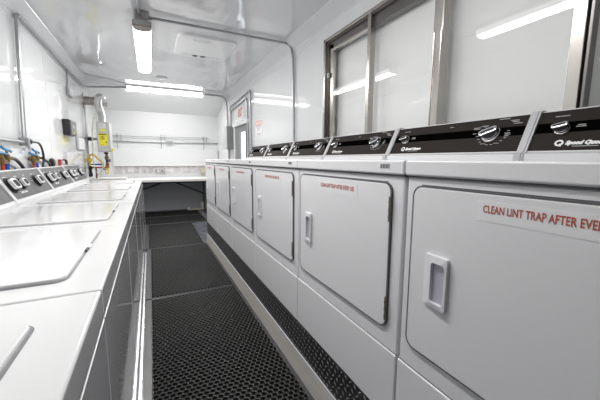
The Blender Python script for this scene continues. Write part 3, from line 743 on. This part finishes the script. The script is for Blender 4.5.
# heater plumbing
gh = thing('gas_hose', 'yellow flexible gas hose looping below the water heater', 'hose', (-.78, 5.84, h(-.1)))
MB().tube(spline([(-.862,5.84,h(-.13)),(-.864,5.84,h(-.02)),(-.855,5.84,h(.048)),(-.804,5.83,h(.055)),(-.741,5.82,h(-.012)),(-.690,5.82,h(-.075)),(-.680,5.82,h(-.16))]), .013, 'gas', 10).build('hose', gh)
MB().lathe([(.018,-.03),(.034,-.022),(.034,.022),(.018,.03)], (-.862,5.83,h(-.025)), (0,0,1), 'gas', 12).build('valve_knob', gh)
tag(MB().tube([(-.85,5.86,h(-.094)),(-.690,5.86,h(-.094))], .012, 'pexb', 8).build('cold_pipe'), 'blue horizontal water pipe below the water heater', 'pipe')
b = MB(); b.tube([(-.85,5.86,h(-.144)),(-.63,5.86,h(-.145))], .012, 'pexr', 8); b.tube([(-.786,5.86,h(-.15)),(-.789,5.86,h(-.32))], .013, 'copper', 8); b.tube([(-.70,5.86,h(-.172)),(-.63,5.86,h(-.172))], .010, 'copper', 8)
tag(b.build('hot_pipe'), 'dark red water pipe under the blue pipe with a branch going down', 'pipe')
b = MB(); b.lathe([(.016,-.17),(.026,-.155),(.026,-.11),(.018,-.09),(.018,-.03),(.030,-.02),(.030,.02),(.018,.03),(.018,.09)], (-.628,5.84,h(.01)), (0,0,1), 'brass', 14); b.box(-.66,-.60,5.80,5.83,h(.072),h(.10),'black',.006); b.box(-.64,-.60,5.80,5.83,h(-.055),h(-.02),'ink',.006)
iv = tag(b.build('isolation_valve'), 'brass isolation valve hanging under the right side of the water heater', 'valve')
MB().box(-.595,-.575,5.80,5.83,h(-.06),h(-.005),'pexb',.006).build('blue_handle', iv); MB().box(-.617,-.597,5.80,5.83,h(-.10),h(-.07),'pexr',.006).build('red_handle', iv)
b = MB(); ringp = [(-.634+.020*cos(2*pi*k/16), 5.815, h(-.205)+.038*sin(2*pi*k/16)) for k in range(17)]; b.tube(ringp, .008, 'gas', 8, caps=False)
b.tube([(-.634,5.815,h(-.165)),(-.634,5.82,h(-.12))], .005, 'gas', 6); tag(b.build('gas_tag_ring'), 'yellow ring hanging from the isolation valve', 'ring')
tag(MB().tube(spline([(-.665,5.82,h(.80)),(-.735,5.76,h(.66)),(-.765,5.75,h(.56)),(-.789,5.76,h(.37)),(-.807,5.78,h(.055)),(-.795,5.80,h(-.18)),(-.735,5.80,h(-.245)),(-.692,5.80,h(-.165)),(-.690,5.81,h(-.06))]), .007, 'cream', 8).build('condensate_tube'), 'thin cream condensate tube hanging in a loop beside the water heater', 'tube')
b = MB(); b.lathe([(.014,-.14),(.026,-.13),(.026,-.09),(.018,-.08),(.018,-.03),(.026,-.02),(.026,.02),(.014,.03)], (-.860,5.84,h(-.15)), (0,0,1), 'black', 12)
tag(b.build('shutoff_valve'), 'black shutoff valve at the start of the yellow gas hose', 'valve')

# ------------------------------------------------------------------ light, world, camera
w = bpy.data.worlds.new('daylight'); SC.world = w; w.use_nodes = True
bg = w.node_tree.nodes['Background']; bg.inputs['Color'].default_value = (.86,.92,1,1); bg.inputs['Strength'].default_value = 2.2

cam = bpy.data.cameras.new('camera'); co = bpy.data.objects.new('camera', cam); COL.objects.link(co)
yaw, pit, rol = radians(26.1452), radians(7.5793), radians(.3291)
f0 = Vector((sin(yaw), cos(yaw), 0)); r0 = Vector((cos(yaw), -sin(yaw), 0)); u0 = Vector((0,0,1))
fw = f0*cos(pit)-u0*sin(pit); up = u0*cos(pit)+f0*sin(pit)
r = r0*cos(rol)+up*sin(rol); u = up*cos(rol)-r0*sin(rol)
co.matrix_world = Matrix(((r.x,u.x,-fw.x,0),(r.y,u.y,-fw.y,0),(r.z,u.z,-fw.z,CZ),(0,0,0,1)))
cam.sensor_width = 36; cam.lens = 303.37/600*36; cam.clip_start = .02
SC.camera = co
SC.view_settings.view_transform = 'Standard'; SC.view_settings.look = 'None'
SC.view_settings.exposure = 0.72
try:
    SC.cycles.use_denoising = True; SC.cycles.sample_clamp_indirect = 8; SC.cycles.max_bounces = 10; SC.cycles.diffuse_bounces = 5
except Exception: pass
